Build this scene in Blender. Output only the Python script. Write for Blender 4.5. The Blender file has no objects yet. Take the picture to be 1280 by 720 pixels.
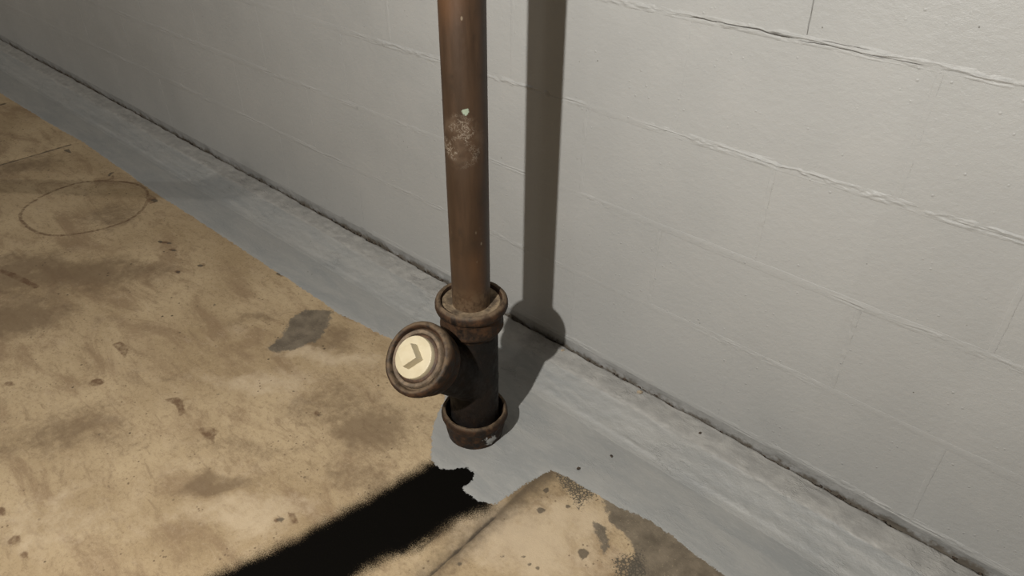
import bpy, bmesh, math, random
import numpy as np
from mathutils import Vector, Matrix

random.seed(7)
rng = np.random.default_rng(7)
scn = bpy.context.scene
COL = scn.collection

# ------------------------------------------------------------------ camera
CAM_H = 1.22
R = [[0.74655157, 0.38431548, -0.54310437],
     [0.66529781, -0.42349552, 0.61484174],
     [0.00629093, -0.82033722, -0.5718455]]
cam = bpy.data.cameras.new('camera')
cam.sensor_width = 36.0
cam.lens = 909.0 / 1280.0 * 36.0
cam.clip_start = 0.02
cam_ob = bpy.data.objects.new('camera', cam)
COL.objects.link(cam_ob)
m = Matrix.Identity(4)
for i in range(3):
    m[i][0] = R[i][0]; m[i][1] = -R[i][1]; m[i][2] = -R[i][2]
m[2][3] = CAM_H
cam_ob.matrix_world = m
scn.camera = cam_ob

# ------------------------------------------------------------------ light
scn.view_settings.view_transform = 'Standard'
scn.view_settings.look = 'None'
scn.view_settings.exposure = 0.06
scn.view_settings.gamma = 1.0
scn.view_settings.use_curve_mapping = False
world = bpy.data.worlds.new('world'); scn.world = world
world.use_nodes = True
world.node_tree.nodes['Background'].inputs[0].default_value = (0.5, 0.47, 0.42, 1)
world.node_tree.nodes['Background'].inputs[1].default_value = 0.02

def lamp(name, loc, power, radius, col):
    l = bpy.data.lights.new(name, 'POINT')
    l.energy = power; l.shadow_soft_size = radius; l.color = col
    o = bpy.data.objects.new(name, l); o.location = loc
    COL.objects.link(o)
    return o
lamp('work_lamp', (-0.468, -0.465, 1.548), 172, 0.018, (1.0, 0.972, 0.922))
lamp('ceiling_bulb', (-0.716, -0.06, 2.16), 8, 0.04, (1.0, 0.94, 0.86))
lamp('far_ceiling_bulb', (-5.0, -1.10, 2.10), 85, 0.014, (1.0, 0.95, 0.87))

# ------------------------------------------------------------------ helpers
def link(name, me, mat=None, parent=None, smooth=False):
    o = bpy.data.objects.new(name, me); COL.objects.link(o)
    if mat is not None and not me.materials: me.materials.append(mat)
    if parent is not None: o.parent = parent
    if smooth:
        me.polygons.foreach_set('use_smooth', [True] * len(me.polygons))
    return o

def mesh_pd(name, v, f):
    me = bpy.data.meshes.new(name)
    me.from_pydata([tuple(map(float, p)) for p in v], [], f); me.update()
    return me

def tag(o, label=None, cat=None, group=None, kind=None):
    if label: o['label'] = label
    if cat: o['category'] = cat
    if group: o['group'] = group
    if kind: o['kind'] = kind
    return o

def hash2(ix, iy, seed):
    n = (ix.astype(np.int64) * 374761393 + iy.astype(np.int64) * 668265263 + seed * 974711) & 0x7fffffff
    n = ((n ^ (n >> 13)) * 1274126177) & 0x7fffffff
    return ((n ^ (n >> 16)) & 0xffff) / 65535.0
def vnoise(x, y, seed=0):
    x = np.asarray(x, float); y = np.asarray(y, float)
    x, y = np.broadcast_arrays(x, y)
    ix = np.floor(x); iy = np.floor(y); fx = x - ix; fy = y - iy
    fx = fx * fx * (3 - 2 * fx); fy = fy * fy * (3 - 2 * fy)
    a = hash2(ix, iy, seed); b = hash2(ix + 1, iy, seed); c_ = hash2(ix, iy + 1, seed); d = hash2(ix + 1, iy + 1, seed)
    return (a * (1 - fx) + b * fx) * (1 - fy) + (c_ * (1 - fx) + d * fx) * fy
def fbm(x, y, seed=0, octv=4):
    s = 0; a = .5; t = 0
    for k in range(octv):
        s = s + a * vnoise(np.asarray(x) * 2 ** k, np.asarray(y) * 2 ** k, seed + k * 17); t += a; a *= .5
    return s / t            # 0..1

def grid_faces(nx, ny, flip=False):
    f = []
    for i in range(nx - 1):
        for j in range(ny - 1):
            a = i * ny + j
            q = (a, a + ny, a + ny + 1, a + 1)
            f.append(q[::-1] if flip else q)
    return f

def grid_mesh(name, P, flip=False):
    """P: (nx,ny,3) array"""
    nx, ny = P.shape[:2]
    idx = np.arange(nx * ny).reshape(nx, ny)
    q = np.stack([idx[:-1, :-1], idx[1:, :-1], idx[1:, 1:], idx[:-1, 1:]], -1).reshape(-1, 4)
    if flip: q = q[:, ::-1]
    me = bpy.data.meshes.new(name)
    me.vertices.add(nx * ny); me.vertices.foreach_set('co', P.reshape(-1).astype(np.float32))
    nq = len(q)
    me.loops.add(nq * 4); me.loops.foreach_set('vertex_index', q.reshape(-1).astype(np.int32))
    me.polygons.add(nq)
    me.polygons.foreach_set('loop_start', np.arange(0, nq * 4, 4, dtype=np.int32))
    me.polygons.foreach_set('loop_total', np.full(nq, 4, dtype=np.int32))
    me.update(calc_edges=True); me.validate()
    return me

# ---- node helper
class NT:
    def __init__(s, name):
        s.mat = bpy.data.materials.new(name); s.mat.use_nodes = True
        s.t = s.mat.node_tree; s.b = s.t.nodes['Principled BSDF']
        s.geo = s.t.nodes.new('ShaderNodeNewGeometry')
        s.pos = s.geo.outputs['Position']
    def set(s, sock, v):
        i = s.b.inputs[sock]
        if sock == 'Base Color': v = s.mix(1.0, v, (.62, .62, .62), 'MULTIPLY')
        if isinstance(v, bpy.types.NodeSocket): s.t.links.new(v, i)
        else: i.default_value = v
    def _in(s, n, k, v):
        if isinstance(v, bpy.types.NodeSocket): s.t.links.new(v, n.inputs[k])
        elif v is not None: n.inputs[k].default_value = v
    def noise(s, scale, detail=4, rough=.55, vec=None, dist=0.0):
        n = s.t.nodes.new('ShaderNodeTexNoise')
        n.inputs['Scale'].default_value = scale; n.inputs['Detail'].default_value = detail
        n.inputs['Roughness'].default_value = rough; n.inputs['Distortion'].default_value = dist
        s.t.links.new(vec or s.pos, n.inputs['Vector'])
        return n.outputs['Fac']
    def vor(s, scale, vec=None, feature='F1', out='Distance'):
        n = s.t.nodes.new('ShaderNodeTexVoronoi'); n.feature = feature
        n.inputs['Scale'].default_value = scale
        s.t.links.new(vec or s.pos, n.inputs['Vector'])
        return n.outputs[out]
    def math(s, op, a, b=None, c=None, clamp=False):
        n = s.t.nodes.new('ShaderNodeMath'); n.operation = op; n.use_clamp = clamp
        s._in(n, 0, a); s._in(n, 1, b); s._in(n, 2, c)
        return n.outputs[0]
    def step(s, v, lo, hi, a=0., b=1.):
        n = s.t.nodes.new('ShaderNodeMapRange'); n.interpolation_type = 'SMOOTHSTEP'
        s._in(n, 'Value', v)
        n.inputs['From Min'].default_value = lo; n.inputs['From Max'].default_value = hi
        n.inputs['To Min'].default_value = a; n.inputs['To Max'].default_value = b
        return n.outputs['Result']
    def mix(s, fac, a, b, mode='MIX'):
        n = s.t.nodes.new('ShaderNodeMix'); n.data_type = 'RGBA'; n.blend_type = mode
        for sock, v in ((n.inputs[0], fac), (n.inputs[6], a), (n.inputs[7], b)):
            if isinstance(v, bpy.types.NodeSocket): s.t.links.new(v, sock)
            elif isinstance(v, (tuple, list)): sock.default_value = (*v[:3], 1)
            else: sock.default_value = v
        return n.outputs[2]
    def attr(s, name):
        n = s.t.nodes.new('ShaderNodeAttribute'); n.attribute_name = name
        return n.outputs['Fac']
    def mapping(s, scale=(1, 1, 1), rot=(0, 0, 0), loc=(0, 0, 0), vec=None):
        n = s.t.nodes.new('ShaderNodeMapping')
        n.inputs['Scale'].default_value = scale; n.inputs['Rotation'].default_value = rot
        n.inputs['Location'].default_value = loc
        s.t.links.new(vec or s.pos, n.inputs['Vector'])
        return n.outputs[0]
    def dist(s, p):
        n = s.t.nodes.new('ShaderNodeVectorMath'); n.operation = 'DISTANCE'
        s.t.links.new(s.pos, n.inputs[0]); n.inputs[1].default_value = p
        return n.outputs['Value']
    def xyz(s, vec=None):
        n = s.t.nodes.new('ShaderNodeSeparateXYZ'); s.t.links.new(vec or s.pos, n.inputs[0])
        return n.outputs
    def bump(s, h, strength=.3, distance=.002, normal=None):
        n = s.t.nodes.new('ShaderNodeBump')
        n.inputs['Strength'].default_value = strength; n.inputs['Distance'].default_value = distance
        s.t.links.new(h, n.inputs['Height'])
        if normal is not None: s.t.links.new(normal, n.inputs['Normal'])
        s.last = n.outputs[0]
        s.t.links.new(n.outputs[0], s.b.inputs['Normal'])
        return n.outputs[0]

def srgb(r, g, b):
    return tuple(((c / 255.) / 12.92 if c / 255. <= .04045 else ((c / 255. + .055) / 1.055) ** 2.4) for c in (r, g, b))

# ------------------------------------------------------------------ materials
def mat_wall():
    n = NT('painted_block')
    big = n.noise(1.7, 3); mid = n.noise(9, 4)
    c = n.mix(n.step(big, .3, .7), (.44, .44, .425), (.49, .488, .47))
    c = n.mix(n.step(mid, .45, .75, 0, .35), c, (.50, .49, .465))
    # rare dark pinholes in the paint
    v = n.vor(34)
    gate = n.noise(11, 2)
    pin = n.math('MULTIPLY', n.step(v, .035, .055, 1, 0), n.step(gate, .60, .64))
    c = n.mix(pin, c, (.16, .15, .13))
    c = n.mix(n.attr('open'), c, (.06, .053, .045))
    n.set('Base Color', c); n.set('Roughness', n.step(mid, .3, .7, .42, .58))
    n.set('Specular IOR Level', .35)
    h1 = n.noise(420, 4, .6, n.mapping((1, 1, 1.5)))
    h2 = n.noise(85, 6, .65, n.mapping((.8, 1, 1)))
    h3 = n.step(n.vor(55), .0, .16, 1, 0)
    h3 = n.math('MULTIPLY', h3, n.step(n.noise(14, 2), .48, .56))
    h = n.math('ADD', n.math('MULTIPLY', h1, .22), n.math('MULTIPLY', h2, 1.0))
    h = n.math('ADD', h, n.math('MULTIPLY', h3, .75))
    n.bump(h, .62, .0022)
    return n.mat

def paint_colour(n):
    """grey floor paint, brushed along the wall"""
    st = n.noise(9, 5, .7, n.mapping((.55, 2.2, 2.2)), .5)
    fine = n.noise(75, 4, .7, n.mapping((.55, 1.3, 1)))
    big = n.noise(2.2, 3)
    c = n.mix(n.step(st, .35, .68), (.355, .362, .352), (.435, .43, .405))
    c = n.mix(n.step(big, .4, .7, 0, .55), c, (.43, .42, .392))
    c = n.mix(n.step(fine, .5, .78, 0, .4), c, (.50, .495, .47))
    # grit specks
    v = n.vor(26); gate = n.noise(5, 2)
    c = n.mix(n.math('MULTIPLY', n.step(v, .035, .06, 1, 0), n.step(gate, .52, .6)), c, (.10, .08, .06))
    h = n.math('ADD', n.math('MULTIPLY', fine, .5), n.math('MULTIPLY', n.noise(190, 4, .6), .35))
    chip = n.step(n.math('ABSOLUTE', n.math('SUBTRACT', n.noise(20, 5, .65, n.mapping((.6, 1.4, 1))), .5)), 0, .03, 1, 0)
    h = n.math('ADD', h, n.math('MULTIPLY', n.noise(28, 5, .65), 1.0))
    h = n.math('ADD', h, n.math('MULTIPLY', n.math('MULTIPLY', chip, n.step(n.noise(7, 2), .5, .62)), .35))
    return c, h

def mat_cove():
    n = NT('grey_painted_cove')
    c, h = paint_colour(n)
    top = n.attr('lip')
    rag = n.math('ADD', top, n.math('MULTIPLY', n.math('SUBTRACT', n.noise(40, 4), .5), .9))
    c2 = n.mix(n.step(n.noise(30, 4), .35, .7), (.40, .39, .365), (.50, .485, .45))
    c = n.mix(n.step(rag, .35, .75), c, c2)
    dirt = n.attr('dirt')
    d = n.math('ADD', dirt, n.math('MULTIPLY', n.math('SUBTRACT', n.noise(90, 4), .5), .7))
    c = n.mix(n.step(d, .62, .9), c, (.075, .058, .04))
    n.set('Base Color', c); n.set('Roughness', .5); n.set('Specular IOR Level', .35)
    n.bump(h, .75, .003)
    return n.mat

def mat_floor():
    n = NT('stained_concrete')
    # --- bare concrete
    big = n.noise(2.6, 5, .6); mid = n.noise(11, 6, .62, None, .4); fin = n.noise(70, 5, .65); vf = n.noise(330, 3, .6)
    diag = n.noise(4.2, 5, .68, n.mapping((1, 2.4, 1), (0, 0, .75)), .6)
    wisp = n.noise(16, 5, .7, n.mapping((1, 2.8, 1), (0, 0, .6)), .8)
    c = n.mix(n.step(big, .30, .68), (.46, .35, .21), (.66, .53, .345))
    c = n.mix(n.step(diag, .47, .66, 0, .72), c, (.34, .238, .145))
    c = n.mix(n.step(mid, .52, .74, 0, .45), c, (.66, .535, .37))
    c = n.mix(n.step(wisp, .50, .70, 0, .55), c, (.33, .24, .15))
    c = n.mix(n.step(wisp, .28, .46, .35, 0), c, (.68, .555, .40))
    c = n.mix(n.step(fin, .52, .72, 0, .50), c, (.33, .24, .145))
    c = n.mix(n.step(vf, .62, .8, 0, .35), c, (.22, .16, .10))
    # gritty trowelled grain
    gr1 = n.noise(135, 4, .75); gr2 = n.noise(48, 5, .75, n.mapping((1, 1.7, 1), (0, 0, .7)))
    c = n.mix(n.step(gr1, .52, .70, 0, .42), c, (.29, .21, .125))
    c = n.mix(n.step(gr1, .30, .46, .28, 0), c, (.72, .60, .42))
    c = n.mix(n.step(gr2, .53, .68, 0, .45), c, (.31, .225, .14))
    # --- soft stain field
    so = n.attr('soft')
    s1 = n.math('ADD', so, n.math('MULTIPLY', n.math('SUBTRACT', mid, .5), .9))
    s1 = n.math('ADD', s1, n.math('MULTIPLY', n.math('SUBTRACT', n.noise(38, 5, .75), .5), 1.1))
    s1 = n.math('MULTIPLY', n.step(s1, .22, .95), n.step(so, .02, .2))
    c = n.mix(n.math('MULTIPLY', s1, .72), c, (.215, .150, .090))
    # bright clean slab
    br = n.attr('bright')
    b1 = n.math('ADD', br, n.math('MULTIPLY', n.math('SUBTRACT', mid, .5), .8))
    b1 = n.math('ADD', b1, n.math('MULTIPLY', n.math('SUBTRACT', n.noise(42, 5, .75), .5), 1.0))
    c = n.mix(n.math('MULTIPLY', n.step(b1, .3, 1.0), .72), c, (.76, .635, .465))
    # specks
    v = n.vor(30); gate = n.noise(6, 2)
    c = n.mix(n.math('MULTIPLY', n.step(v, .06, .13, 1, 0), n.step(gate, .54, .60)), c, (.15, .11, .07))
    v2 = n.vor(75); g2 = n.noise(13, 3)
    c = n.mix(n.math('MULTIPLY', n.step(v2, .10, .22, .8, 0), n.step(g2, .55, .62)), c, (.20, .14, .09))
    pale = n.step(n.noise(110, 5, .7), .60, .72, 0, .5)
    c = n.mix(n.math('MULTIPLY', pale, n.step(n.noise(5, 3), .42, .6)), c, (.70, .58, .42))
    c = n.mix(1.0, c, (.945, .900, .840), 'MULTIPLY')
    # --- rust
    ru = n.attr('rust')
    r1 = n.math('ADD', ru, n.math('MULTIPLY', n.math('SUBTRACT', fin, .5), .012))
    rm = n.math('MULTIPLY', n.step(r1, -.0035, .0025), n.step(n.noise(34, 4, .65), .32, .58, .25, 1))
    c = n.mix(n.math('MULTIPLY', rm, .82), c, (.15, .078, .038))
    # --- grey dried mortar / damp patches
    dk = n.attr('dark')
    d1 = n.math('ADD', dk, n.math('MULTIPLY', n.math('SUBTRACT', n.noise(55, 6, .7), .5), .042))
    dm = n.step(d1, -.004, .004)
    dcol = n.mix(n.step(n.noise(25, 5, .65), .3, .7), (.115, .096, .072), (.23, .190, .140))
    dcol = n.mix(n.step(n.noise(230, 3), .62, .72, 0, .6), dcol, (.40, .32, .22))
    c = n.mix(n.math('MULTIPLY', dm, .88), c, dcol)
    ct = n.attr('crust')
    k1 = n.math('ADD', ct, n.math('MULTIPLY', n.math('SUBTRACT', n.noise(260, 4, .7), .5), .085))
    web = n.step(n.vor(150, n.mapping((1, 1, 1), (0, 0, .4)), 'DISTANCE_TO_EDGE'), .10, .22, 1, .25)
    c = n.mix(n.math('MULTIPLY', n.math('MULTIPLY', n.step(k1, -.002, .004), web), .9), c, (.095, .082, .062))
    # dirt gathered along the saw cut
    dj = n.math('ADD', n.attr('cutdirt'), n.math('MULTIPLY', n.math('SUBTRACT', n.noise(45, 6, .7), .5), .8))
    c = n.mix(n.math('MULTIPLY', n.step(dj, .22, 1.05), .85), c, (.115, .083, .052))
    sp = n.math('ADD', n.attr('spot'), n.math('MULTIPLY', n.math('SUBTRACT', n.noise(220, 3), .5), .006))
    c = n.mix(n.math('MULTIPLY', n.step(sp, -.0015, .0015), .75), c, (.075, .06, .045))
    # --- black spray stain
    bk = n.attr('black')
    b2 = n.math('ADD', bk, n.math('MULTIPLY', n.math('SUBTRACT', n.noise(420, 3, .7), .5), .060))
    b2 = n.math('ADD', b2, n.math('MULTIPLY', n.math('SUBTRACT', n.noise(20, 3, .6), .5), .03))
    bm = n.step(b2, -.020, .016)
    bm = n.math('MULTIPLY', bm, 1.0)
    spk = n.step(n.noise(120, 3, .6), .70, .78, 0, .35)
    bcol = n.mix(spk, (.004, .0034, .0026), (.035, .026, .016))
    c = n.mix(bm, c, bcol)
    # --- grey paint
    pc, ph = paint_colour(n)
    pa = n.attr('paint')
    p1 = n.math('ADD', pa, n.math('MULTIPLY', n.math('SUBTRACT', n.noise(75, 5, .7), .5), .016))
    p1 = n.math('ADD', p1, n.math('MULTIPLY', n.math('SUBTRACT', n.noise(14, 3, .6), .5), .012))
    p1 = n.math('ADD', p1, n.math('MULTIPLY', n.math('SUBTRACT', n.noise(240, 4, .7), .5), .012))
    pm = n.step(p1, -.0012, .0012)
    c = n.mix(pm, c, pc)
    # grooves
    gr = n.attr('groove')
    g1 = n.math('ADD', gr, n.math('MULTIPLY', n.math('SUBTRACT', n.noise(60, 4), .5), .7))
    c = n.mix(n.math('MULTIPLY', n.step(g1, .45, .9), .85), c, (.06, .046, .032))
    n.set('Base Color', c)
    n.set('Roughness', n.step(pm, 0, 1, .80, .52))
    dry = n.math('MULTIPLY', bm, n.math('SUBTRACT', 1.0, pm))
    n.set('Specular IOR Level', n.step(dry, 0, 1, .3, .03))
    hc = n.math('ADD', n.math('MULTIPLY', fin, .55), n.math('MULTIPLY', vf, .5))
    hc = n.math('ADD', hc, n.math('MULTIPLY', mid, .6))
    hp = n.math('ADD', n.math('MULTIPLY', ph, 1.0), .55)
    hm = n.t.nodes.new('ShaderNodeMix'); hm.data_type = 'FLOAT'
    n.t.links.new(pm, hm.inputs[0]); n.t.links.new(hc, hm.inputs[2]); n.t.links.new(hp, hm.inputs[3])
    n.bump(hm.outputs[0], .5, .002)
    return n.mat

def mat_iron(name, rust=.5, dust=.0, smear=None):
    n = NT(name)
    a = n.noise(14, 6, .62); b = n.noise(55, 5, .65); f = n.noise(240, 4, .6)
    st = n.noise(20, 5, .6, n.mapping((3, 3, .5)))
    c = n.mix(n.step(a, .38, .66), (.005, .0038, .003) if rust < .5 else (.014, .009, .006), (.015, .0085, .005) if rust < .5 else (.045, .023, .012))
    c = n.mix(n.step(b, .62 - .22 * rust, .86 - .2 * rust, 0, .75), c, (.095, .044, .018) if rust > .5 else (.032, .016, .008))
    c = n.mix(n.step(st, .56, .74, 0, .5 * rust + .1), c, (.12, .068, .034) if rust > .5 else (.042, .024, .013))
    c = n.mix(n.step(f, .60, .75, 0, .45), c, (.012, .010, .008))
    if dust:
        up = n.xyz(n.geo.outputs['Normal'])[2]
        dd = n.math('MULTIPLY', n.step(up, .30, .85), n.step(b, .34, .60, .30, 1))
        c = n.mix(n.math('MULTIPLY', dd, dust), c, (.20, .142, .088))
    r = n.step(b, .3, .7, .55, .85)
    if smear:
        for (p, rad) in smear:
            d = n.dist(p)
            d = n.math('ADD', d, n.math('MULTIPLY', n.math('SUBTRACT', n.noise(70, 5, .7), .5), .045))
            c = n.mix(n.step(d, rad, rad + .003, 1, 0), c, (.50, .50, .48))
    n.set('Base Color', c); n.set('Roughness', r); n.set('Specular IOR Level', .25)
    h = n.math('ADD', n.math('MULTIPLY', b, .8), n.math('MULTIPLY', f, .4))
    n.bump(h, .7, .0022)
    return n.mat

def mat_copper():
    n = NT('tarnished_copper')
    vs = n.mapping((1, 1, .16)); ob = n.pos
    a = n.noise(16, 5, .6, vs); b = n.noise(7, 4, .6); f = n.noise(120, 5, .65)
    c = n.mix(n.step(a, .32, .70), (.048, .027, .015), (.115, .062, .031))
    c = n.mix(n.step(b, .45, .72, 0, .65), c, (.072, .044, .026))
    c = n.mix(n.step(f, .62, .80, 0, .5), c, (.045, .026, .014))
    c = n.mix(n.step(n.noise(26, 6, .7), .54, .70, 0, .6), c, (.038, .024, .014))
    c = n.mix(n.step(n.noise(5.5, 3, .5, n.mapping((1, 1, .6), (0, 0, 0), (3, 1, 2))), .52, .68, 0, .5), c, (.19, .088, .036))
    z = n.xyz()[2]
    # scuffed patch with chalky scratches
    sv = n.mapping((1, 1, 1), (.6, .25, .2))
    s = n.noise(38, 6, .7, sv, 2.6)
    ridge = n.step(n.math('ABSOLUTE', n.math('SUBTRACT', s, .5)), .0, .020, 1, 0)
    reg = n.step(n.math('ADD', n.dist((-.826, .797, .722)), n.math('MULTIPLY', n.math('SUBTRACT', n.noise(24, 4), .5), .05)), .030, .052, 1, 0)
    haze = n.math('MULTIPLY', reg, n.step(n.noise(45, 4), .38, .62, .1, .5))
    c = n.mix(haze, c, (.17, .115, .075))
    c = n.mix(n.math('MULTIPLY', n.math('MULTIPLY', ridge, reg), n.step(n.noise(30, 3), .42, .58)), c, (.50, .43, .34))
    # light flecks
    v = n.vor(52, n.mapping((1, 1, .55)))
    g2 = n.step(n.noise(9, 2), .52, .6)
    c = n.mix(n.math('MULTIPLY', n.math('MULTIPLY', n.step(v, .06, .12, 1, 0), g2), .6), c, (.36, .29, .20))
    # verdigris spot
    d = n.math('ADD', n.dist((-.8165, .8050, .7740)), n.math('MULTIPLY', n.math('SUBTRACT', n.noise(160, 3), .5), .010))
    c = n.mix(n.step(d, .0045, .0065, 1, 0), c, (.42, .50, .38))
    # dusty foot just above the socket
    c = n.mix(n.math('MULTIPLY', n.step(z, .375, .43, 1, 0), n.step(f, .35, .62, .1, .7)), c, (.23, .15, .085))
    n.set('Base Color', c); n.set('Metallic', .25); n.set('Roughness', n.step(a, .3, .7, .42, .60))
    n.bump(n.math('ADD', n.math('MULTIPLY', f, .5), n.math('MULTIPLY', ridge, .15)), .25, .001)
    return n.mat

def mat_plain(name, c1, c2, scale=30, rough=.6, bump=.3, bd=.001, metal=0.):
    n = NT(name)
    a = n.noise(scale, 5, .6)
    n.set('Base Color', n.mix(n.step(a, .35, .68), c1, c2)); n.set('Roughness', rough); n.set('Metallic', metal)
    n.bump(n.noise(scale * 5, 4), bump, bd)
    return n.mat

M_WALL = mat_wall(); M_COVE = mat_cove(); M_FLOOR = mat_floor()
M_IRON = mat_iron('shaded_dark_iron', .35, .12)  # dark iron, darkened further to put the body's shade into the colour
M_HUB = mat_iron('rusty_cast_iron', .95, .80, smear=[((-.7805, .816, .022), .012), ((-.784, .808, .032), .004)])
M_RIM = mat_iron('dusty_rusty_rim', 1.0, .75)
M_COPPER = mat_copper()
M_CAULK = mat_plain('dusty_lead_caulk', (.10, .068, .04), (.36, .265, .16), 45, .85, .6, .003)
M_PLUG = mat_plain('cream_brass_plug', (.70, .60, .40), (.76, .665, .46), 40, .42, .12, .0006)
M_DARKRING = mat_plain('brown_thread_ring', (.055, .028, .014), (.13, .068, .032), 60, .7, .5, .002)
M_TANRING = mat_plain('tan_worn_ring', (.13, .092, .058), (.27, .19, .12), 70, .7, .5, .002)
M_BED = None
M_DARKWALL = mat_plain('bare_dark_block', (.10, .095, .085), (.16, .15, .135), 6, .9, .2, .002)
M_CEIL = mat_plain('dark_joist_ceiling', (.06, .05, .04), (.10, .085, .07), 6, .9, .2, .002)
M_GRIT = mat_plain('dark_grit', (.03, .022, .015), (.12, .08, .05), 200, .9, .6, .001)
M_CHIP = mat_plain('pale_mortar_chip', (.42, .33, .22), (.55, .46, .34), 150, .9, .6, .001)
M_STEEL = mat_plain('red_oxide_steel', (.12, .05, .035), (.18, .07, .05), 20, .6, .2, .001)

# ------------------------------------------------------------------ room shell
WY = 1.16                      # face of the block wall
XL, XR, YB, ZC = -6.479, 1.9995, -3.6, 2.3175

# --- floor: fine grid in view, with stain fields stored as distances in metres
def poly_sd(px, py, poly):
    """signed distance, positive inside"""
    P = np.asarray(poly, float); Q = np.roll(P, -1, 0)
    d = np.full(px.shape, 1e9); ins = np.zeros(px.shape, bool)
    for (ax, ay), (bx, by) in zip(P, Q):
        ex, ey = bx - ax, by - ay
        t = np.clip(((px - ax) * ex + (py - ay) * ey) / (ex * ex + ey * ey + 1e-12), 0, 1)
        d = np.minimum(d, np.hypot(px - ax - t * ex, py - ay - t * ey))
        c1 = (ay > py) != (by > py)
        with np.errstate(divide='ignore', invalid='ignore'):
            xi = ax + (py - ay) * ex / (ey if ey != 0 else 1e-12)
        ins ^= c1 & (px < xi)
    return np.where(ins, d, -d)

#FD0
PAINT = [(-6.6, 1.3), (-6.6, 0.890), (-4.2, 0.890), (-3.800, 0.893), (-3.313, 0.903), (-3.179, 0.913), (-2.798, 0.904), (-2.468, 0.897), (-2.194, 0.899), (-1.945, 0.898), (-1.722, 0.897), (-1.525, 0.898), (-1.442, 0.891), (-1.355, 0.906), (-1.263, 0.914), (-1.211, 0.925), (-1.106, 0.915), (-1.022, 0.896), (-0.965, 0.852), (-0.931, 0.786), (-0.904, 0.750), (-0.857, 0.706), (-0.822, 0.698), (-0.800, 0.712), (-0.779, 0.740), (-0.758, 0.738), (-0.747, 0.721), (-0.746, 0.690), (-0.700, 0.690), (-0.665, 0.708), (-0.660, 0.757), (-0.652, 0.807), (-0.638, 0.855), (-0.597, 0.862), (-0.538, 0.867), (-0.487, 0.871), (-0.404, 0.888), (-0.333, 0.883), (-0.236, 0.874), (0.0, 0.868), (2.2, 0.868), (2.2, 1.3)]
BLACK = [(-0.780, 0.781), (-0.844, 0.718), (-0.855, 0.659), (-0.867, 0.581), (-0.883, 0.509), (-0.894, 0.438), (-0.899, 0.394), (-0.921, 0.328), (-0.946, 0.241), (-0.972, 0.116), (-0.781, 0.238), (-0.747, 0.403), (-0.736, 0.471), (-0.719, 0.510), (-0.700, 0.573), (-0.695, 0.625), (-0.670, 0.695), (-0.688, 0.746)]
DARK = [[(-1.515, 0.795), (-1.517, 0.843), (-1.458, 0.892), (-1.404, 0.833), (-1.380, 0.785), (-1.390, 0.727), (-1.413, 0.688), (-1.447, 0.675), (-1.462, 0.729)],
        [(-0.535, 0.877), (-0.497, 0.884), (-0.408, 0.894), (-0.340, 0.895), (-0.243, 0.886), (-0.146, 0.869), (-0.328, 0.705), (-0.375, 0.761), (-0.388, 0.807), (-0.431, 0.823), (-0.464, 0.826), (-0.496, 0.857)],
        [(-0.488, 0.804), (-0.463, 0.814), (-0.438, 0.787), (-0.427, 0.767), (-0.433, 0.762), (-0.457, 0.781)]]
CRUST = [[(-0.629, 0.851), (-0.599, 0.878), (-0.557, 0.878), (-0.524, 0.871), (-0.533, 0.838), (-0.530, 0.813), (-0.573, 0.830)],
        [(-0.409, 0.765), (-0.382, 0.812), (-0.319, 0.756), (-0.368, 0.711)]]
SOFT = [(-2.208, 0.444, 0.340, 0.160, 0.72, 1.00), (-2.083, 0.291, 0.220, 0.120, 0.72, 1.00), (-2.067, 0.572, 0.140, 0.120, 0.70, 0.80), (-2.457, 0.749, 0.160, 0.130, 0.70, 0.70), (-1.127, 0.336, 0.100, 0.055, 0.70, 0.95), (-1.006, 0.674, 0.150, 0.130, 0.50, 0.95), (-1.145, 0.690, 0.150, 0.100, 0.70, 0.75), (-1.546, 0.171, 0.250, 0.100, 0.70, 0.75), (-1.610, 0.694, 0.100, 0.050, 0.70, 0.60), (-1.153, 0.477, 0.250, 0.050, 0.70, 0.55), (-3.088, 0.639, 0.250, 0.100, 1.20, 0.80), (-0.566, 0.647, 0.050, 0.100, 0.70, 0.30), (-0.697, 0.603, 0.100, 0.050, 0.70, 0.90), (-0.936, 0.551, 0.120, 0.060, 0.70, 0.70), (-1.582, 0.411, 0.250, 0.060, 0.70, 0.45), (-1.389, 0.799, 0.120, 0.080, 0.70, 0.80)]
BRIGHT = [(-0.579, 0.684, 0.160, 0.110, 0.20, 1.00), (-0.556, 0.782, 0.090, 0.090, 0.00, 0.90), (-1.004, 0.327, 0.200, 0.070, 0.70, 0.80), (-1.361, 0.610, 0.250, 0.080, 0.70, 0.70), (-1.304, 0.787, 0.160, 0.060, 0.60, 0.80), (-1.241, 0.335, 0.250, 0.060, 0.70, 0.50), (-1.283, 0.102, 0.200, 0.080, 0.70, 0.60), (-0.691, 0.511, 0.080, 0.050, 0.70, 0.50)]
RING = (-2.585, 0.690, 0.200)
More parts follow.
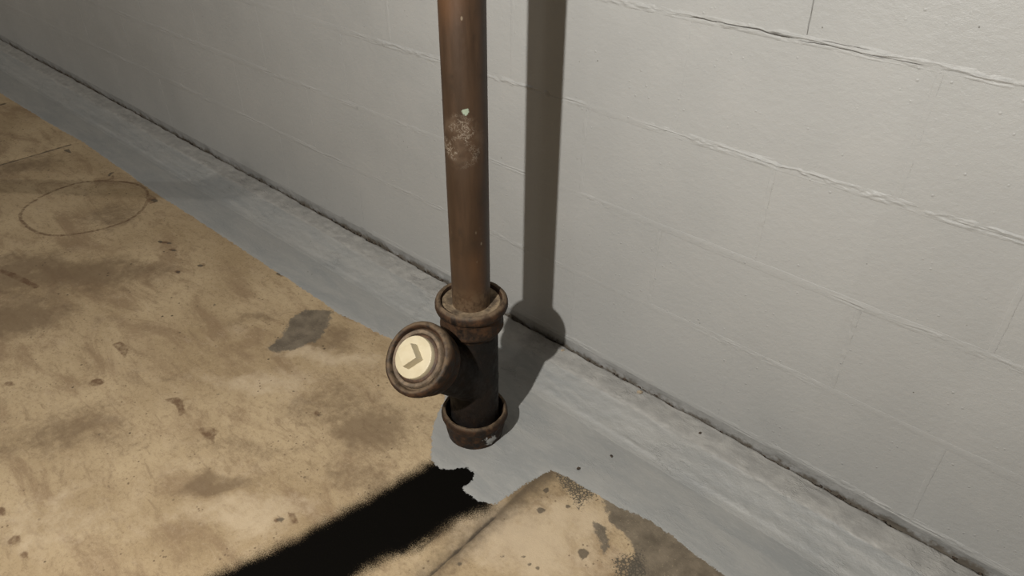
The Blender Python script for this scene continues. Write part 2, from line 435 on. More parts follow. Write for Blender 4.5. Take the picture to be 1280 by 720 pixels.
RUST = [[(-1.763, 0.412), (-1.760, 0.432), (-1.720, 0.437), (-1.687, 0.411), (-1.718, 0.413)],
        [(-1.463, 0.406), (-1.450, 0.430), (-1.424, 0.430), (-1.386, 0.414), (-1.385, 0.401), (-1.420, 0.412)],
        [(-1.318, 0.407), (-1.303, 0.430), (-1.273, 0.437), (-1.268, 0.422), (-1.249, 0.409), (-1.277, 0.407)],
        [(-1.294, 0.026), (-1.285, 0.018), (-1.292, 0.013), (-1.307, 0.008), (-1.314, 0.013), (-1.318, 0.021), (-1.310, 0.027)],
        [(-1.250, 0.023), (-1.245, 0.020), (-1.246, 0.013), (-1.257, 0.013), (-1.265, 0.015), (-1.264, 0.019), (-1.260, 0.024)],
        [(-1.391, 0.031), (-1.380, 0.027), (-1.385, 0.022), (-1.396, 0.021), (-1.405, 0.022), (-1.409, 0.030), (-1.402, 0.033)],
        [(-0.966, 0.413), (-0.953, 0.419), (-0.929, 0.410), (-0.939, 0.401)],
        [(-1.786, 0.187), (-1.784, 0.181), (-1.790, 0.172), (-1.802, 0.168), (-1.811, 0.170), (-1.809, 0.178), (-1.802, 0.185)],
        [(-1.631, 0.335), (-1.628, 0.324), (-1.635, 0.313), (-1.653, 0.309), (-1.663, 0.317), (-1.661, 0.323), (-1.654, 0.334)],
        [(-2.446, 0.876), (-2.435, 0.862), (-2.439, 0.848), (-2.465, 0.847), (-2.482, 0.855), (-2.491, 0.876), (-2.479, 0.881)],
        [(-2.373, 0.347), (-2.310, 0.369), (-2.186, 0.391), (-2.181, 0.378), (-2.295, 0.353), (-2.349, 0.339)],
        [(-1.149, 0.625), (-1.144, 0.619), (-1.149, 0.615), (-1.156, 0.614), (-1.161, 0.619), (-1.161, 0.624), (-1.155, 0.626)],
        [(-0.963, 0.390), (-0.961, 0.385), (-0.964, 0.381), (-0.970, 0.380), (-0.972, 0.384), (-0.971, 0.386), (-0.970, 0.389)],
        [(-2.730, 0.829), (-2.766, 0.869), (-2.717, 0.841)],
        [(-2.141, 0.766), (-2.142, 0.758), (-2.151, 0.748), (-2.162, 0.741), (-2.169, 0.747), (-2.165, 0.754), (-2.155, 0.763)],
        [(-1.956, 0.702), (-1.952, 0.699), (-1.952, 0.691), (-1.963, 0.692), (-1.974, 0.692), (-1.971, 0.700), (-1.962, 0.705)],
        [(-1.935, 0.775), (-1.932, 0.770), (-1.936, 0.764), (-1.946, 0.761), (-1.954, 0.764), (-1.951, 0.773), (-1.943, 0.776)],
        [(-1.704, 0.913), (-1.703, 0.905), (-1.707, 0.892), (-1.724, 0.891), (-1.734, 0.894), (-1.730, 0.907), (-1.719, 0.910)],
        [(-2.085, 0.757), (-2.082, 0.750), (-2.089, 0.743), (-2.099, 0.739), (-2.105, 0.744), (-2.102, 0.750), (-2.096, 0.757)]]
SPOT = [[(-0.452, 0.743), (-0.451, 0.734), (-0.454, 0.721), (-0.465, 0.726), (-0.473, 0.731), (-0.470, 0.743), (-0.459, 0.746)],
        [(-0.607, 0.810), (-0.605, 0.803), (-0.606, 0.797), (-0.614, 0.798), (-0.617, 0.806), (-0.616, 0.809), (-0.612, 0.813)],
        [(-0.578, 0.765), (-0.580, 0.757), (-0.582, 0.748), (-0.589, 0.751), (-0.596, 0.754), (-0.592, 0.762), (-0.587, 0.765)],
        [(-0.547, 0.806), (-0.546, 0.802), (-0.549, 0.798), (-0.555, 0.797), (-0.557, 0.801), (-0.555, 0.805), (-0.549, 0.807)],
        [(-0.720, 0.509), (-0.718, 0.505), (-0.720, 0.502), (-0.727, 0.499), (-0.728, 0.504), (-0.730, 0.509), (-0.725, 0.512)],
        [(-0.618, 0.562), (-0.617, 0.557), (-0.620, 0.555), (-0.625, 0.555), (-0.627, 0.557), (-0.626, 0.561), (-0.622, 0.565)],
        [(-0.520, 0.651), (-0.520, 0.648), (-0.521, 0.644), (-0.524, 0.646), (-0.526, 0.648), (-0.525, 0.650), (-0.523, 0.653)],
        [(-0.539, 0.655), (-0.539, 0.653), (-0.541, 0.650), (-0.544, 0.648), (-0.546, 0.651), (-0.545, 0.654), (-0.541, 0.655)],
        [(-0.569, 0.628), (-0.568, 0.626), (-0.571, 0.623), (-0.574, 0.622), (-0.575, 0.624), (-0.575, 0.627), (-0.570, 0.630)],
        [(-0.503, 0.654), (-0.502, 0.651), (-0.504, 0.647), (-0.508, 0.649), (-0.510, 0.651), (-0.509, 0.655), (-0.505, 0.657)],
        [(-3.123, 0.825), (-3.123, 0.846), (-3.067, 0.836), (-3.096, 0.829)],
        [(-2.766, 0.842), (-2.786, 0.860), (-2.784, 0.880), (-2.768, 0.858), (-2.752, 0.845)],
        [(-2.437, 0.876), (-2.433, 0.867), (-2.442, 0.861), (-2.449, 0.860), (-2.463, 0.859), (-2.465, 0.872), (-2.450, 0.876)],
        [(-1.155, 0.619), (-1.138, 0.621), (-1.156, 0.629), (-1.143, 0.627), (-1.142, 0.617)],
        [(-1.463, 0.253), (-1.461, 0.252), (-1.460, 0.249), (-1.465, 0.249), (-1.468, 0.250), (-1.468, 0.253), (-1.466, 0.254)],
        [(-1.257, 0.630), (-1.256, 0.628), (-1.258, 0.625), (-1.262, 0.624), (-1.263, 0.627), (-1.262, 0.628), (-1.261, 0.630)],
        [(-1.383, 0.502), (-1.381, 0.500), (-1.383, 0.497), (-1.388, 0.495), (-1.390, 0.497), (-1.389, 0.500), (-1.384, 0.503)],
        [(-2.163, 0.752), (-2.156, 0.747), (-2.165, 0.743), (-2.170, 0.740), (-2.180, 0.743), (-2.177, 0.748), (-2.169, 0.754)],
        [(-2.131, 0.768), (-2.127, 0.766), (-2.133, 0.758), (-2.141, 0.754), (-2.145, 0.758), (-2.144, 0.764), (-2.137, 0.770)],
        [(-2.078, 0.758), (-2.078, 0.750), (-2.083, 0.746), (-2.094, 0.741), (-2.094, 0.746), (-2.095, 0.751), (-2.086, 0.755)],
        [(-1.714, 0.910), (-1.709, 0.902), (-1.721, 0.894), (-1.732, 0.888), (-1.737, 0.895), (-1.732, 0.903), (-1.725, 0.913)],
        [(-1.404, 0.911), (-1.404, 0.903), (-1.408, 0.895), (-1.417, 0.895), (-1.427, 0.895), (-1.422, 0.905), (-1.412, 0.910)],
        [(-1.953, 0.705), (-1.951, 0.701), (-1.952, 0.693), (-1.962, 0.693), (-1.968, 0.696), (-1.965, 0.701), (-1.959, 0.705)],
        [(-1.934, 0.769), (-1.934, 0.760), (-1.940, 0.755), (-1.948, 0.753), (-1.953, 0.757), (-1.954, 0.763), (-1.945, 0.767)],
        [(-1.723, 0.687), (-1.721, 0.684), (-1.721, 0.681), (-1.727, 0.680), (-1.730, 0.684), (-1.733, 0.687), (-1.729, 0.688)],
        [(-0.972, 0.384), (-0.965, 0.393), (-0.975, 0.394), (-0.958, 0.399), (-0.954, 0.389)]]
CRACK = [(-0.705, 0.621), (-0.704, 0.576), (-0.704, 0.523), (-0.706, 0.495), (-0.718, 0.436)]
PEBBLES = [('grit', (-0.596, 0.896, 0.0030), 0.0055, M_GRIT, 'small dark pellet on the grey paint nearest the bare concrete corner'),
           ('grit', (-0.564, 0.973, 0.0030), 0.0045, M_GRIT, 'tiny black pellet on the grey painted strip right of the fitting'),
           ('grit', (-0.439, 1.126, 0.0440), 0.0040, M_GRIT, 'lone black speck on the pale ledge beside the wall crack'),
           ('mortar_chip', (-0.610, 1.147, 0.0440), 0.0075, M_CHIP, 'pale mortar chip lying on the crack edge right of the pipe shadow'),
           ('mortar_chip', (-0.840, 1.145, 0.0440), 0.0065, M_CHIP, 'tan mortar chip at the crack where the pipe shadow meets the wall')]
#FD1

xs = np.concatenate([np.arange(-4.6, -1.75, .010), np.arange(-1.75, .45, .0045)])
ys = np.arange(-.25, 1.09, .0045)
xs = np.concatenate([[XL - .02, -5.5], xs, [1.0, XR + .02]])
ys = np.concatenate([[YB - .02, -2.0, -.8], ys, [1.20]])
PX, PY = np.meshgrid(xs, ys, indexing='ij')
fine = fbm(PX * 18, PY * 18, 3)
groove = np.zeros_like(PX)
jx = -.648 + .006 * (fbm(PY * 7, PY * 0, 5) - .5)
w1 = np.clip(1 - np.abs(PX - jx) / .0105, 0, 1) * np.clip((.72 - PY) / .04, 0, 1)
w1 *= .35 + .65 * np.clip((fbm(PY * 14, PX * 0 + 3, 9) - .32) * 5, 0, 1)
jx2 = -3.168 + .01 * (fbm(PY * 6, PY * 0, 15) - .5)
w2 = np.clip(1 - np.abs(PX - jx2) / .016, 0, 1) * np.clip((.90 - PY) / .03, 0, 1)
jx3 = -3.86 + .01 * (fbm(PY * 6, PY * 0, 25) - .5)
w3 = np.clip(1 - np.abs(PX - jx3) / .03, 0, 1) * np.clip((.885 - PY) / .03, 0, 1)
def seg_d(px, py, pl):
    d = np.full(px.shape, 9.)
    for (ax, ay), (bx, by) in zip(pl[:-1], pl[1:]):
        t = np.clip(((px - ax) * (bx - ax) + (py - ay) * (by - ay)) / ((bx - ax) ** 2 + (by - ay) ** 2), 0, 1)
        d = np.minimum(d, np.hypot(px - ax - t * (bx - ax), py - ay - t * (by - ay)))
    return d
w4 = np.clip(1 - seg_d(PX, PY, CRACK) / .007, 0, 1) * np.clip((fbm(PY * 16, PX * 16, 19) - .30) * 5, 0, 1)
groove = np.maximum.reduce([w1, w2, w3, w4])
PZ = -.006 * groove + .0012 * (fine - .5)
step_ = np.clip((PX + .648) / .01, 0, 1) * np.clip((.86 - PY) / .02, 0, 1)
PZ += .0025 * step_
paint_sd = poly_sd(PX, PY, PAINT)
PZ += np.clip(paint_sd / .008, 0, 1) * .0012
fl = grid_mesh('floor', np.stack([PX, PY, PZ], -1))
def addattr(me, name, arr):
    a = me.attributes.new(name, 'FLOAT', 'POINT'); a.data.foreach_set('value', arr.reshape(-1).astype(np.float32))
addattr(fl, 'paint', paint_sd)
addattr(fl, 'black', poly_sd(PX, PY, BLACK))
addattr(fl, 'dark', np.maximum.reduce([poly_sd(PX, PY, p) for p in DARK]))
addattr(fl, 'crust', np.maximum.reduce([poly_sd(PX, PY, p) for p in CRUST]))
soft = np.zeros_like(PX)
PX0, PY0 = PX, PY
PX = PX0 + .16 * (fbm(PX0 * 7, PY0 * 7, 401, 5) - .5); PY = PY0 + .16 * (fbm(PX0 * 7, PY0 * 7, 411, 5) - .5)
for (cx, cy, rx, ry, rot, amp) in SOFT:
    u = (PX - cx) * math.cos(rot) + (PY - cy) * math.sin(rot); v = -(PX - cx) * math.sin(rot) + (PY - cy) * math.cos(rot)
    soft = np.maximum(soft, amp * np.clip(1.25 - np.hypot(u / rx, v / ry), 0, 1))
# dirt collected along the saw cut
soft = np.maximum(soft, .6 * np.clip(1 - np.abs(PX + .632 + .03 * (fine - .5)) / .06, 0, 1) * (PX > -.66) * (PY < .9))
addattr(fl, 'soft', soft)
bright = np.zeros_like(PX)
for (cx, cy, rx, ry, rot, amp) in BRIGHT:
    u = (PX - cx) * math.cos(rot) + (PY - cy) * math.sin(rot); v = -(PX - cx) * math.sin(rot) + (PY - cy) * math.cos(rot)
    bright = np.maximum(bright, amp * np.clip(1.3 - np.hypot(u / rx, v / ry), 0, 1))
addattr(fl, 'bright', bright)
PX, PY = PX0, PY0
rust = np.full(PX.shape, -1.)
cx, cy, rr = RING
ang = np.arctan2(PY - cy, PX - cx)
rad = np.hypot(PX - cx, PY - cy)
wob = .006 * np.sin(ang * 2 + 1) + .004 * np.sin(ang * 5)
rust = np.maximum(rust, .0045 - np.abs(rad - rr - wob))
rust = np.maximum(rust, np.maximum.reduce([poly_sd(PX, PY, p) for p in RUST]))
addattr(fl, 'rust', rust)
addattr(fl, 'groove', groove)
addattr(fl, 'spot', np.maximum.reduce([poly_sd(PX, PY, p) for p in SPOT]))
cut = np.where(PX > jx, np.clip(1.05 - (PX - jx) / .06, 0, 1) * np.clip(.55 + (PY - .45) * 1.6, .5, 1.3), .75 * np.clip(1 - (jx - PX) / .065, 0, 1))
cut = cut * (PX > -.8) * (PX < -.5) * (PY < .9)
addattr(fl, 'cutdirt', cut)
floor = link('floor', fl, M_FLOOR, smooth=True); tag(floor, 'stained tan concrete floor with a grey painted edge', kind='structure')

# --- other walls and ceiling (out of view, they bounce the light)
def quad(name, pts, mat, label):
    o = link(name, mesh_pd(name, pts, [(0, 1, 2, 3)]), mat); tag(o, label, kind='structure'); return o
quad('ceiling', [(XL, YB, ZC), (XL, WY + .05, ZC), (XR, WY + .05, ZC), (XR, YB, ZC)], M_CEIL, 'dark basement ceiling')
quad('wall_left', [(XL, YB, 0), (XL, WY + .05, 0), (XL, WY + .05, ZC), (XL, YB, ZC)], M_DARKWALL, 'dark bare far left basement wall')
quad('wall_right', [(XR, WY + .05, 0), (XR, YB, 0), (XR, YB, ZC), (XR, WY + .05, ZC)], M_DARKWALL, 'dark bare right basement wall')
quad('wall_front', [(XR, YB, 0), (XL, YB, 0), (XL, YB, ZC), (XR, YB, ZC)], M_DARKWALL, 'dark bare basement wall behind the viewer')

# --- block wall: mortar backing, every block an object, rough mortar joints
JZ = [.077, .280, .480, .682, .893]
while JZ[-1] < ZC - .05: JZ.append(JZ[-1] + .2035)
PITCH = .4037
even0 = -.4234
mort_v = [(XL, WY + .0004, .074), (XR, WY + .0004, .074), (XR, WY + .0004, ZC), (XL, WY + .0004, ZC),
          (XL, WY + .09, .074), (XR, WY + .09, .074), (XR, WY + .09, ZC), (XL, WY + .09, ZC)]
wall = link('wall_back', mesh_pd('wall_back', mort_v, [(0, 1, 2, 3), (5, 4, 7, 6), (4, 5, 1, 0), (3, 2, 6, 7), (4, 0, 3, 7), (1, 5, 6, 2)]), M_WALL)
tag(wall, 'grey painted concrete block wall', kind='structure')

_bm = {}
def block_mesh(w, h):
    k = (round(w, 4), round(h, 4))
    if k in _bm: return _bm[k]
    b = .0003
    v = []
    for (iy, ins) in ((0., b), (b, 0.), (.03, 0.)):
        for (sx, sz) in ((-1, -1), (1, -1), (1, 1), (-1, 1)):
            v.append((sx * (w / 2 - ins), iy, sz * (h / 2 - ins)))
    f = [(0, 1, 2, 3)]
    for r_ in (0, 4):
        for i in range(4):
            j = (i + 1) % 4
            f.append((r_ + j, r_ + i, r_ + 4 + i, r_ + 4 + j))
    me = mesh_pd('block', v, f); me.materials.append(M_WALL)
    _bm[k] = me
    return me
GAP = .004
for r_ in range(len(JZ) - 1):
    z0, z1 = JZ[r_], JZ[r_ + 1]
    odd = (r_ % 2 == 1)            # course 0-1 shares joints with course 2-3
    x = XL
    edges = [XL]
    k0 = even0 - 15 * PITCH + (PITCH / 2 if odd else 0)
    e = k0
    while e < XR - .02:
        if e > XL + .02: edges.append(e)
        e += PITCH
    edges.append(XR)
    for a, b in zip(edges[:-1], edges[1:]):
        g = GAP
        far = b < -1.7
        o = link('block', block_mesh(b - a - (.0002 if far else .0012), z1 - z0 - (.002 if far else g)), None, wall)
        o.location = ((a + b) / 2, WY + random.uniform(-.00025, .00025), (z0 + z1) / 2)

def joint_strip(zc, x0, x1, dx, seed, half=.011, crack=None, amp=1.0):
    X = np.arange(x0, x1 + dx, dx); nz = 31
    S = np.linspace(-1, 1, nz)
    XX, SS = np.meshgrid(X, S, indexing='ij')
    mean = .004 * (fbm(X * 5, X * 0, seed) - .5)
    ZZ = zc + mean[:, None] + SS * half * (.75 + .5 * fbm(X * 22, X * 0 + 7, seed + 1))[:, None]
    n1 = fbm(XX * 70, ZZ * 160, seed + 2, 4); n2 = fbm(XX * 9, ZZ * 20, seed + 3, 3)
    act = np.clip((fbm(XX * 5, XX * 0, seed + 5, 3) - .34) * 3.6, .05, 1)     # how rough the joint is here
    prof = (1 - SS ** 2)
    n3 = fbm(XX * 28, ZZ * 45, seed + 21, 4)
    blob = np.clip(fbm(XX * 45, ZZ * 60, seed + 31, 3) - .60, 0, 1) * 3
    proud = prof * (.0004 + amp * act * (.0060 * (n1 - .46) + .0045 * (n3 - .46)) + amp * .0028 * blob * (.25 + act))
    c1 = .30 + 1.1 * (fbm(X * 12, X * 0 + 5, seed + 41, 3) - .5)[:, None]; c2 = -.20 + 1.2 * (fbm(X * 10, X * 0 + 9, seed + 51, 3) - .5)[:, None]
    g1 = np.clip((fbm(X * 16, X * 0 + 2, seed + 61, 3) - .38) * 4, 0, 1.2)[:, None]
    lip = (np.exp(-((SS - c1) / .20) ** 2) * .0020 - np.exp(-((SS - c2) / .16) ** 2) * .0026) * act * amp * g1
    Y = WY - proud - lip * prof + .0016 * (np.abs(SS) > .97)
    op = np.zeros_like(Y)
    if crack is not None:
        for (xa, xb, off, wd, dep) in crack:
            path = off + .30 * (fbm(X * 30, X * 0 + 1, seed + 8, 4) - .5) * 2
            m_ = (np.clip((X - xa) / .02, 0, 1) * np.clip((xb - X) / .02, 0, 1))[:, None]
            wv = wd * (.25 + 1.5 * fbm(X * 28, X * 0, seed + 11, 3))[:, None]
            cut = m_ * np.clip(1.2 - np.abs(SS - path[:, None]) / wv, 0, 1)
            Y = Y * (1 - np.clip(cut * 3, 0, 1)) + (WY - .00025) * np.clip(cut * 3, 0, 1); op = np.maximum(op, np.clip(cut * 2.2 - .4, 0, 1))
    me = grid_mesh('mortar_joint', np.stack([XX, Y, ZZ], -1), flip=False)
    if crack is not None: addattr(me, 'open', op)
    return me
wallmortar = []
for i, z in enumerate(JZ[1:6]):
    crack = None; amp = [.40, .55, .85, .75, .6][i]
    if i == 3: crack = [(-.63, -.43, .0, .12, .030), (-.485, -.455, .1, .34, .02), (-.44, -.24, -.25, .09, .022), (-.40, -.31, .45, .07, .015)]
    me = joint_strip(z, -1.6, .40, .0026, 40 + i * 13, .0088, crack, amp)
    o = link('mortar_joint', me, M_WALL, wall, smooth=True)
    me = joint_strip(z, -4.6, -1.6, .010, 140 + i * 13, .010, None, .35)
    link('mortar_joint', me, M_WALL, wall, smooth=True)

link('mortar_joint', joint_strip(JZ[0] + .002, -1.6, .40, .0026, 555, .009, None, .55), M_WALL, wall, smooth=True)
link('mortar_joint', joint_strip(JZ[0] - .012, -1.2, .40, .0026, 577, .006, None, .5), M_WALL, wall, smooth=True) if False else None
# head joints near the camera: faint filled seams
def head_joint(xc, z0, z1, seed, amp=.5, crack=0):
    Z = np.arange(z0 + .008, z1 - .006, .003); S = np.linspace(-1, 1, 11)
    ZZ, SS = np.meshgrid(Z, S, indexing='ij')
    XX = xc + .003 * (fbm(Z * 12, Z * 0, seed) - .5)[:, None] + SS * .006
    n1 = fbm(XX * 120, ZZ * 70, seed + 2, 4)
    prof = 1 - SS ** 2
    Y = WY - prof * (.0003 + amp * .0040 * (n1 - .45)) + .0016 * (np.abs(SS) > .97)
    if crack:
        p = .35 + .3 * (fbm(Z * 25, Z * 0 + 4, seed + 4, 3) - .5) * 2
        kk = np.clip(1.2 - np.abs(SS - p[:, None]) / .17, 0, 1); Y = Y * (1 - kk) + (WY - .0002) * kk
    me = grid_mesh('mortar_joint', np.stack([XX, Y, ZZ], -1), flip=True)
    if crack: addattr(me, 'open', np.clip(1.2 - np.abs(SS - p[:, None]) / .15, 0, 1))
    return me
for r_ in range(0, 6):
    odd = (r_ % 2 == 1)
    for k in range(-3, 2):
        xj = even0 + k * PITCH + (PITCH / 2 if odd else 0) 
        if -1.5 < xj < .4:
            cr = .010 if (r_ == 4 and abs(xj + .4234) < .01) else 0
            am = .55 if (r_ in (1, 2) and -.9 < xj < -.1) else .2
            link('mortar_joint', head_joint(xj, JZ[r_], JZ[r_ + 1], 300 + r_ * 31 + k * 7, am, cr), M_WALL, wall, smooth=True)

# --- recessed mortar bed under the first course, curving back to the crack
def mat_bed():
    n = NT('grimy_mortar_bed')
    a = n.noise(22, 5, .65); b = n.noise(90, 5, .65)
    z = n.xyz()[2]
    c = n.mix(n.step(a, .35, .68), (.36, .36, .345), (.46, .455, .44))
    zz = n.math('ADD', z, n.math('MULTIPLY', n.math('SUBTRACT', a, .5), .055))
    zz = n.math('ADD', zz, n.math('MULTIPLY', n.math('SUBTRACT', b, .5), .03))
    c = n.mix(n.step(zz, .034, .052, .85, 0), c, (.15, .118, .08))
    n.set('Base Color', c); n.set('Roughness', .8)
    n.bump(n.math('ADD', b, a), .6, .003)
    return n.mat
M_BED = mat_bed()
X = np.concatenate([np.arange(XL, -1.75, .012), np.arange(-1.75, .5, .005), np.arange(.5, XR + .03, .05)])
T = np.linspace(0, 1, 14)
XX, TT = np.meshgrid(X, T, indexing='ij')
Zb = .0815 - TT * .085
dep = .0085 * (np.clip(TT * 1.7, 0, 1) ** 2 * (3 - 2 * np.clip(TT * 1.7, 0, 1)))
nb = fbm(XX * 20, Zb * 60, 71, 4)
Yb = WY + .0002 + dep * (.8 + .5 * fbm(XX * 5, XX * 0, 77, 3)) + .007 * (nb - .5) * np.clip(TT * 3, 0, 1)
Yb = np.minimum(Yb, WY + .06)
bed = link('mortar_bed', grid_mesh('mortar_bed', np.stack([XX, Yb, Zb], -1), flip=True), M_BED, wall, smooth=True)

# --- cement cove between floor and wall
prof = [(1.000, -.003, 0, 0), (1.012, .0015, 0, 0), (1.025, .0035, 0, 0), (1.034, .0085, .0, 0), (1.042, .0115, 0, 0), (1.052, .0145, 0, 0),
        (1.062, .0190, 0, 0), (1.072, .0235, 0, 0), (1.082, .0280, 0, 0), (1.093, .0322, .1, 0), (1.098, .0350, .7, 0), (1.104, .0374, 1, 0),
        (1.115, .0390, 1, 0), (1.126, .0402, 1, 0), (1.138, .0415, 1, 0), (1.148, .0425, 1, .15), (1.156, .0430, 1, .4), (1.1605, .0415, 1, .7),
        (1.1635, .036, 1, 1), (1.165, .022, 1, 1), (1.166, -.004, 1, 1)]
PA = np.array(prof)
# resample the profile finer
tt = np.linspace(0, len(PA) - 1, 52); ii = np.minimum(tt.astype(int), len(PA) - 2); ff = (tt - ii)[:, None]
PA = PA[ii] * (1 - ff) + PA[ii + 1] * ff
nx_, np_ = len(X), len(PA)
XX = np.repeat(X[:, None], np_, 1)
Yc = np.repeat(PA[None, :, 0], nx_, 0).copy(); Zc_ = np.repeat(PA[None, :, 1], nx_, 0).copy()
prog = np.linspace(0, 1, np_)[None, :]
inner = np.clip(prog * 6, 0, 1)
Yc += inner * .010 * (fbm(XX * 2.2, XX * 0 + prog, 81, 3) - .5) * np.clip((1 - prog) * 4, .0, 1)
Zc_ += inner * (.0042 * (fbm(XX * 7, prog * 7, 83, 4) - .5) + .0034 * (fbm(XX * 60, prog * 22, 87, 4) - .5))
# trowel ridge at the foot of the cove
rid = np.exp(-((Yc - 1.030 - .008 * (fbm(XX * 3, XX * 0, 91) - .5)) / .004) ** 2)
Zc_ += rid * .0050 * np.clip((-.42 - XX) / .2, .15, 1) * (.3 + .7 * (XX > -1.0)) * np.clip((fbm(XX * 6, XX * 0, 93) - .35) * 4, 0, 1) * (.4 + 1.2 * fbm(XX * 45, XX * 0, 95))
# broken edge at the crack
edge = np.clip((prog - .78) / .1, 0, 1)
Yc -= edge * (.011 * np.clip(fbm(XX * 26, XX * 0, 97, 4) - .40, 0, 1) * 2.2)
cv = grid_mesh('baseboard_back', np.stack([XX, Yc, Zc_], -1))
addattr(cv, 'lip', np.repeat(PA[None, :, 2], nx_, 0)); addattr(cv, 'dirt', np.repeat(PA[None, :, 3], nx_, 0))
cove = link('baseboard_back', cv, M_COVE, smooth=True); tag(cove, 'grey painted cement cove along the wall foot', kind='structure')

# ------------------------------------------------------------------ drain stack
PB = Vector((-.8435, .832, 0))
def lathe(name, prof, mat, parent, seg=72, loc=(0, 0, 0), axis=None, wob=0., seed=1, smooth=True, sharp=None):
    """prof: list of (r, h). Closed ends where r == 0."""
    n = len(prof); V = []; Fc = []
    for i, (r, h) in enumerate(prof):
        for k in range(seg):
            a = 2 * math.pi * k / seg
            rr = r
            if wob and r > 0:
                rr += wob * (float(fbm(math.cos(a) * 3 + 5, math.sin(a) * 3 + 5 + h * 30, seed, 3)) - .5) * 2
            V.append((rr * math.cos(a), rr * math.sin(a), h))
    for i in range(n - 1):
        for k in range(seg):
            k2 = (k + 1) % seg
            Fc.append((i * seg + k, i * seg + k2, (i + 1) * seg + k2, (i + 1) * seg + k))
    me = mesh_pd(name, V, Fc)
    bm = bmesh.new(); bm.from_mesh(me)
    bmesh.ops.remove_doubles(bm, verts=bm.verts, dist=1e-6)
    bmesh.ops.recalc_face_normals(bm, faces=bm.faces)
    bm.to_mesh(me); bm.free()
    o = link(name, me, mat, parent, smooth)
    if axis is not None:
        q = Vector((0, 0, 1)).rotation_difference(Vector(axis))
        o.rotation_euler = q.to_euler()
    o.location = loc
    # keep crisp edges
    me.set_sharp_from_angle(angle=math.radians(38))
    return o

stack = bpy.data.objects.new('drain_pipe', None); COL.objects.link(stack); stack.location = PB
tag(stack, 'brown copper drain pipe standing in a rusty iron cleanout fitting by the wall', 'pipe')

PR = .0382
lathe('riser_pipe', [(PR, .345)] + [(PR, .345 + (2.33 - .345) * t / 60) for t in range(1, 61)], M_COPPER, stack, 72)

# upper hub: thick rolled rim, collar, small bead, then the body
HT = .372
up = lathe('upper_hub', [(.0605, HT - .028), (.0605, HT - .006), (.0620, HT - .001), (.0650, HT + .001), (.0690, HT - .0005), (.0722, HT - .004), (.0735, HT - .009),
                   (.0735, HT - .015), (.0722, HT - .020), (.0685, HT - .0235), (.0650, HT - .026), (.0642, HT - .032), (.0638, HT - .054),
                   (.0650, HT - .058), (.0650, HT - .063), (.0625, HT - .067), (.0575, HT - .071), (.0540, HT - .078), (.050, HT - .090)], M_HUB, stack, 80, wob=.0008, seed=5)
lathe('caulk_ring', [(.030, HT - .010), (.044, HT - .0095), (.052, HT - .0075), (.0575, HT - .0065), (.0610, HT - .010)], M_CAULK, stack, 64, wob=.0012, seed=9)

# lower hub, open socket
LT = .070
lathe('lower_hub', [(.0500, LT - .046), (.0575, LT - .040), (.0610, LT - .020), (.0625, LT - .006), (.0650, LT + .0005), (.0690, LT + .0015), (.0725, LT - .002), (.0742, LT - .008),
                    (.0740, LT - .016), (.0715, LT - .022), (.0680, LT - .027), (.0668, LT - .033), (.0668, LT - .046), (.0655, LT - .054), (.0630, LT - .060),
                    (.0622, -.004)], M_HUB, stack, 80, wob=.0012, seed=15)

# wye body: main barrel and 45 degree branch fused in one casting
PHI = math.radians(-89); AX = Vector((math.cos(PHI) * .70711, math.sin(PHI) * .70711, .70711))
BL, BZ = .222, .158
bm = bmesh.new()
def cyl(bm, p0, p1, r0, r1, seg=48):
    d = (p1 - p0); q = Vector((0, 0, 1)).rotation_difference(d.normalized()).to_matrix().to_4x4()
    mt = Matrix.Translation((p0 + p1) / 2) @ q
    bmesh.ops.create_cone(bm, cap_ends=True, segments=seg, radius1=r0, radius2=r1, depth=d.length, matrix=mt)
O = Vector((0, 0, BZ))
cyl(bm, Vector((0, 0, .022)), Vector((0, 0, .305)), .0535, .0535)
cyl(bm, O - AX * .02, O + AX * (BL - .055), .0525, .0525)
me = bpy.data.meshes.new('wye_body'); bm.to_mesh(me); bm.free()
body = link('wye_body', me, M_IRON, stack)
md = body.modifiers.new('fuse', 'REMESH'); md.mode = 'VOXEL'; md.voxel_size = .0035
md = body.modifiers.new('soften', 'SMOOTH'); md.iterations = 7; md.factor = .5
md = body.modifiers.new('skin', 'SUBSURF'); md.levels = 0; md.render_levels = 0
dg = bpy.context.evaluated_depsgraph_get()
me2 = bpy.data.meshes.new_from_object(body.evaluated_get(dg)); body.modifiers.clear(); body.data = me2
if not me2.materials: me2.materials.append(M_IRON)
me2.polygons.foreach_set('use_smooth', [True] * len(me2.polygons))

def on_branch(s): return O + AX * s
# branch hub: heights measured back from the front face
bh = [(.0560, -.020), (.0575, -.0115), (.0600, -.0105), (.0612, -.0060), (.0625, -.0020), (.0645, -.0004), (.0680, .0000), (.0715, -.0020), (.0738, -.0060), (.0745, -.012), (.0742, -.020), (.0725, -.0265),
      (.0690, -.030), (.0670, -.034), (.0662, -.040), (.0660, -.054), (.0640, -.060), (.0580, -.066), (.0535, -.072), (.0500, -.080)]
brh = lathe('branch_hub', bh, M_RIM, stack, 80, on_branch(BL), AX, wob=.0007, seed=25)
lathe('gasket_ring', [(.0485, -.014), (.0485, -.0040), (.0500, -.0025), (.0550, -.0020), (.0572, -.0045), (.0578, -.014)], M_TANRING, stack, 64, on_branch(BL), AX, wob=.0006, seed=27)
lathe('thread_ring', [(.0400, -.012), (.0405, -.0030), (.0425, -.0030), (.0465, -.0045), (.0488, -.0080), (.0492, -.014)], M_DARKRING, stack, 64, on_branch(BL), AX, wob=.0004, seed=29)
plug = lathe('cleanout_plug', [(.0, .0092), (.020, .0092), (.0392, .0090), (.0412, .0084), (.0420, .0070), (.0420, -.006)], M_PLUG, stack, 64, on_branch(BL), AX)
plug['label'] = 'cream coloured cleanout plug with a square nut'
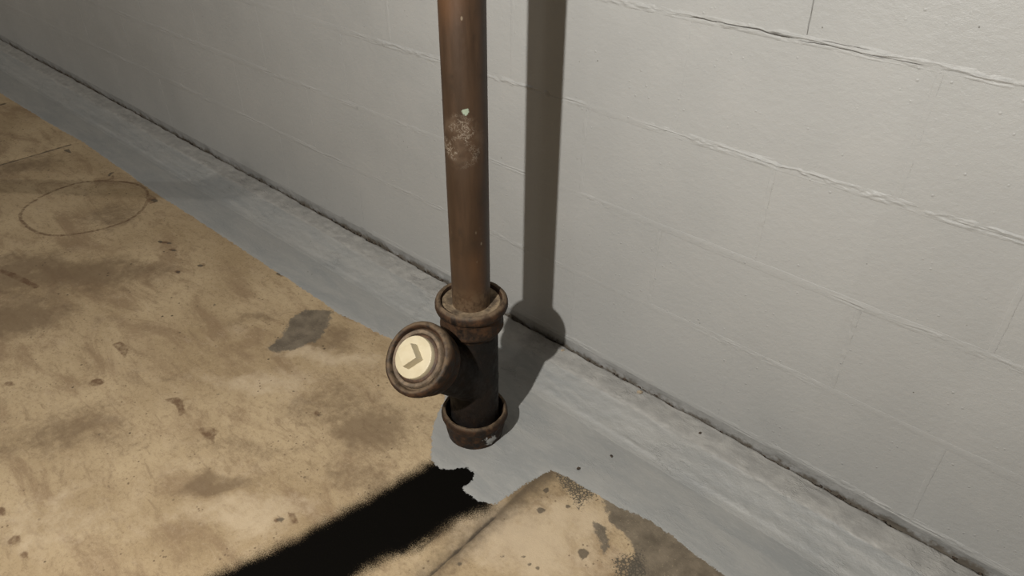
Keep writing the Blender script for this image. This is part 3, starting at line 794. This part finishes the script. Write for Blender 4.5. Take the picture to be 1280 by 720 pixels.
# square nut on the plug: tapered, softened corners
bm = bmesh.new()
b0, b1, hh = .0178, .0165, .022
vs = []
for (hs, z) in ((b0, .0), (b1, hh)):
    for (sx, sy) in ((-1, -1), (1, -1), (1, 1), (-1, 1)):
        vs.append(bm.verts.new((sx * hs, sy * hs, z)))
for i in range(4):
    j = (i + 1) % 4
    bm.faces.new((vs[i], vs[j], vs[4 + j], vs[4 + i]))
bm.faces.new(vs[4:8])
bmesh.ops.bevel(bm, geom=[e for e in bm.edges if max(v.co.z for v in e.verts) > .01], offset=.0016, segments=2, affect='EDGES', profile=.6)
me = bpy.data.meshes.new('square_nut'); bm.to_mesh(me); bm.free()
nut = link('square_nut', me, M_PLUG, plug)
nut.location = (0, 0, .0088); nut.rotation_euler = (0, 0, math.radians(58))

# ------------------------------------------------------------------ grit and chips
def pebble(seed, s, flat=.6):
    bm = bmesh.new(); bmesh.ops.create_icosphere(bm, subdivisions=1, radius=1)
    r2 = random.Random(seed)
    for v in bm.verts:
        k = r2.uniform(.7, 1.15); v.co = Vector((v.co.x * k * s, v.co.y * k * s * .75, v.co.z * k * s * flat))
    me = bpy.data.meshes.new('grit'); bm.to_mesh(me); bm.free()
    return me
for (name, p, s, mat, lab) in PEBBLES:
    o = link(name, pebble(hash(lab) % 9999 if False else int(abs(p[0]) * 1e4), s), mat)
    o.location = p; o.rotation_euler = (0, 0, p[0] * 40)
    tag(o, lab, 'debris')

# loose dirt packed in the crack at the wall foot: nobody could count it
V = []; Fc = []
rr = random.Random(3)
ico = bmesh.new(); bmesh.ops.create_icosphere(ico, subdivisions=1, radius=1)
iv = [v.co.copy() for v in ico.verts]; ifc = [[v.index for v in f.verts] for f in ico.faces]; ico.free()
for k in range(1500):
    x = rr.uniform(-4.4, .3)
    dens = float(fbm(np.array(x * 7), np.array(0.), 201, 3))
    if dens < .44: continue
    s = rr.uniform(.0012, .0042); y = rr.uniform(1.158, 1.173); z = rr.uniform(.026, .040) 
    base = len(V); ph = rr.uniform(0, 6)
    for q in iv:
        kk = rr.uniform(.7, 1.2)
        V.append((x + s * kk * (q.x * math.cos(ph) - q.y * math.sin(ph)) * 1.4, y + s * kk * (q.x * math.sin(ph) + q.y * math.cos(ph)), z + s * kk * q.z * .8))
    for f in ifc: Fc.append([base + t for t in f])
dirt = link('dirt', mesh_pd('dirt', V, Fc), M_GRIT)
tag(dirt, 'crumbly brown dirt packed in the crack at the wall foot', 'dirt', kind='stuff')

# added unseen post left of the frame, shaped to shadow the floor and cove
post = bpy.data.objects.new('shadow_post', None); COL.objects.link(post); post.location = (-3.70, -.045, 0)
tag(post, 'short added post, out of view left of the rust ring, shaped to cast the floor shadow', 'pipe')
lathe('shaft', [(.033, .008), (.033, 1.10)], M_STEEL, post, 32)
lathe('floor_flange', [(.0, .009), (.070, .009), (.073, .006), (.073, -.002)], M_STEEL, post, 32)
lathe('cap', [(.036, 1.085), (.038, 1.090), (.038, 1.125), (.034, 1.133), (.012, 1.136), (.0, 1.136)], M_STEEL, post, 32)
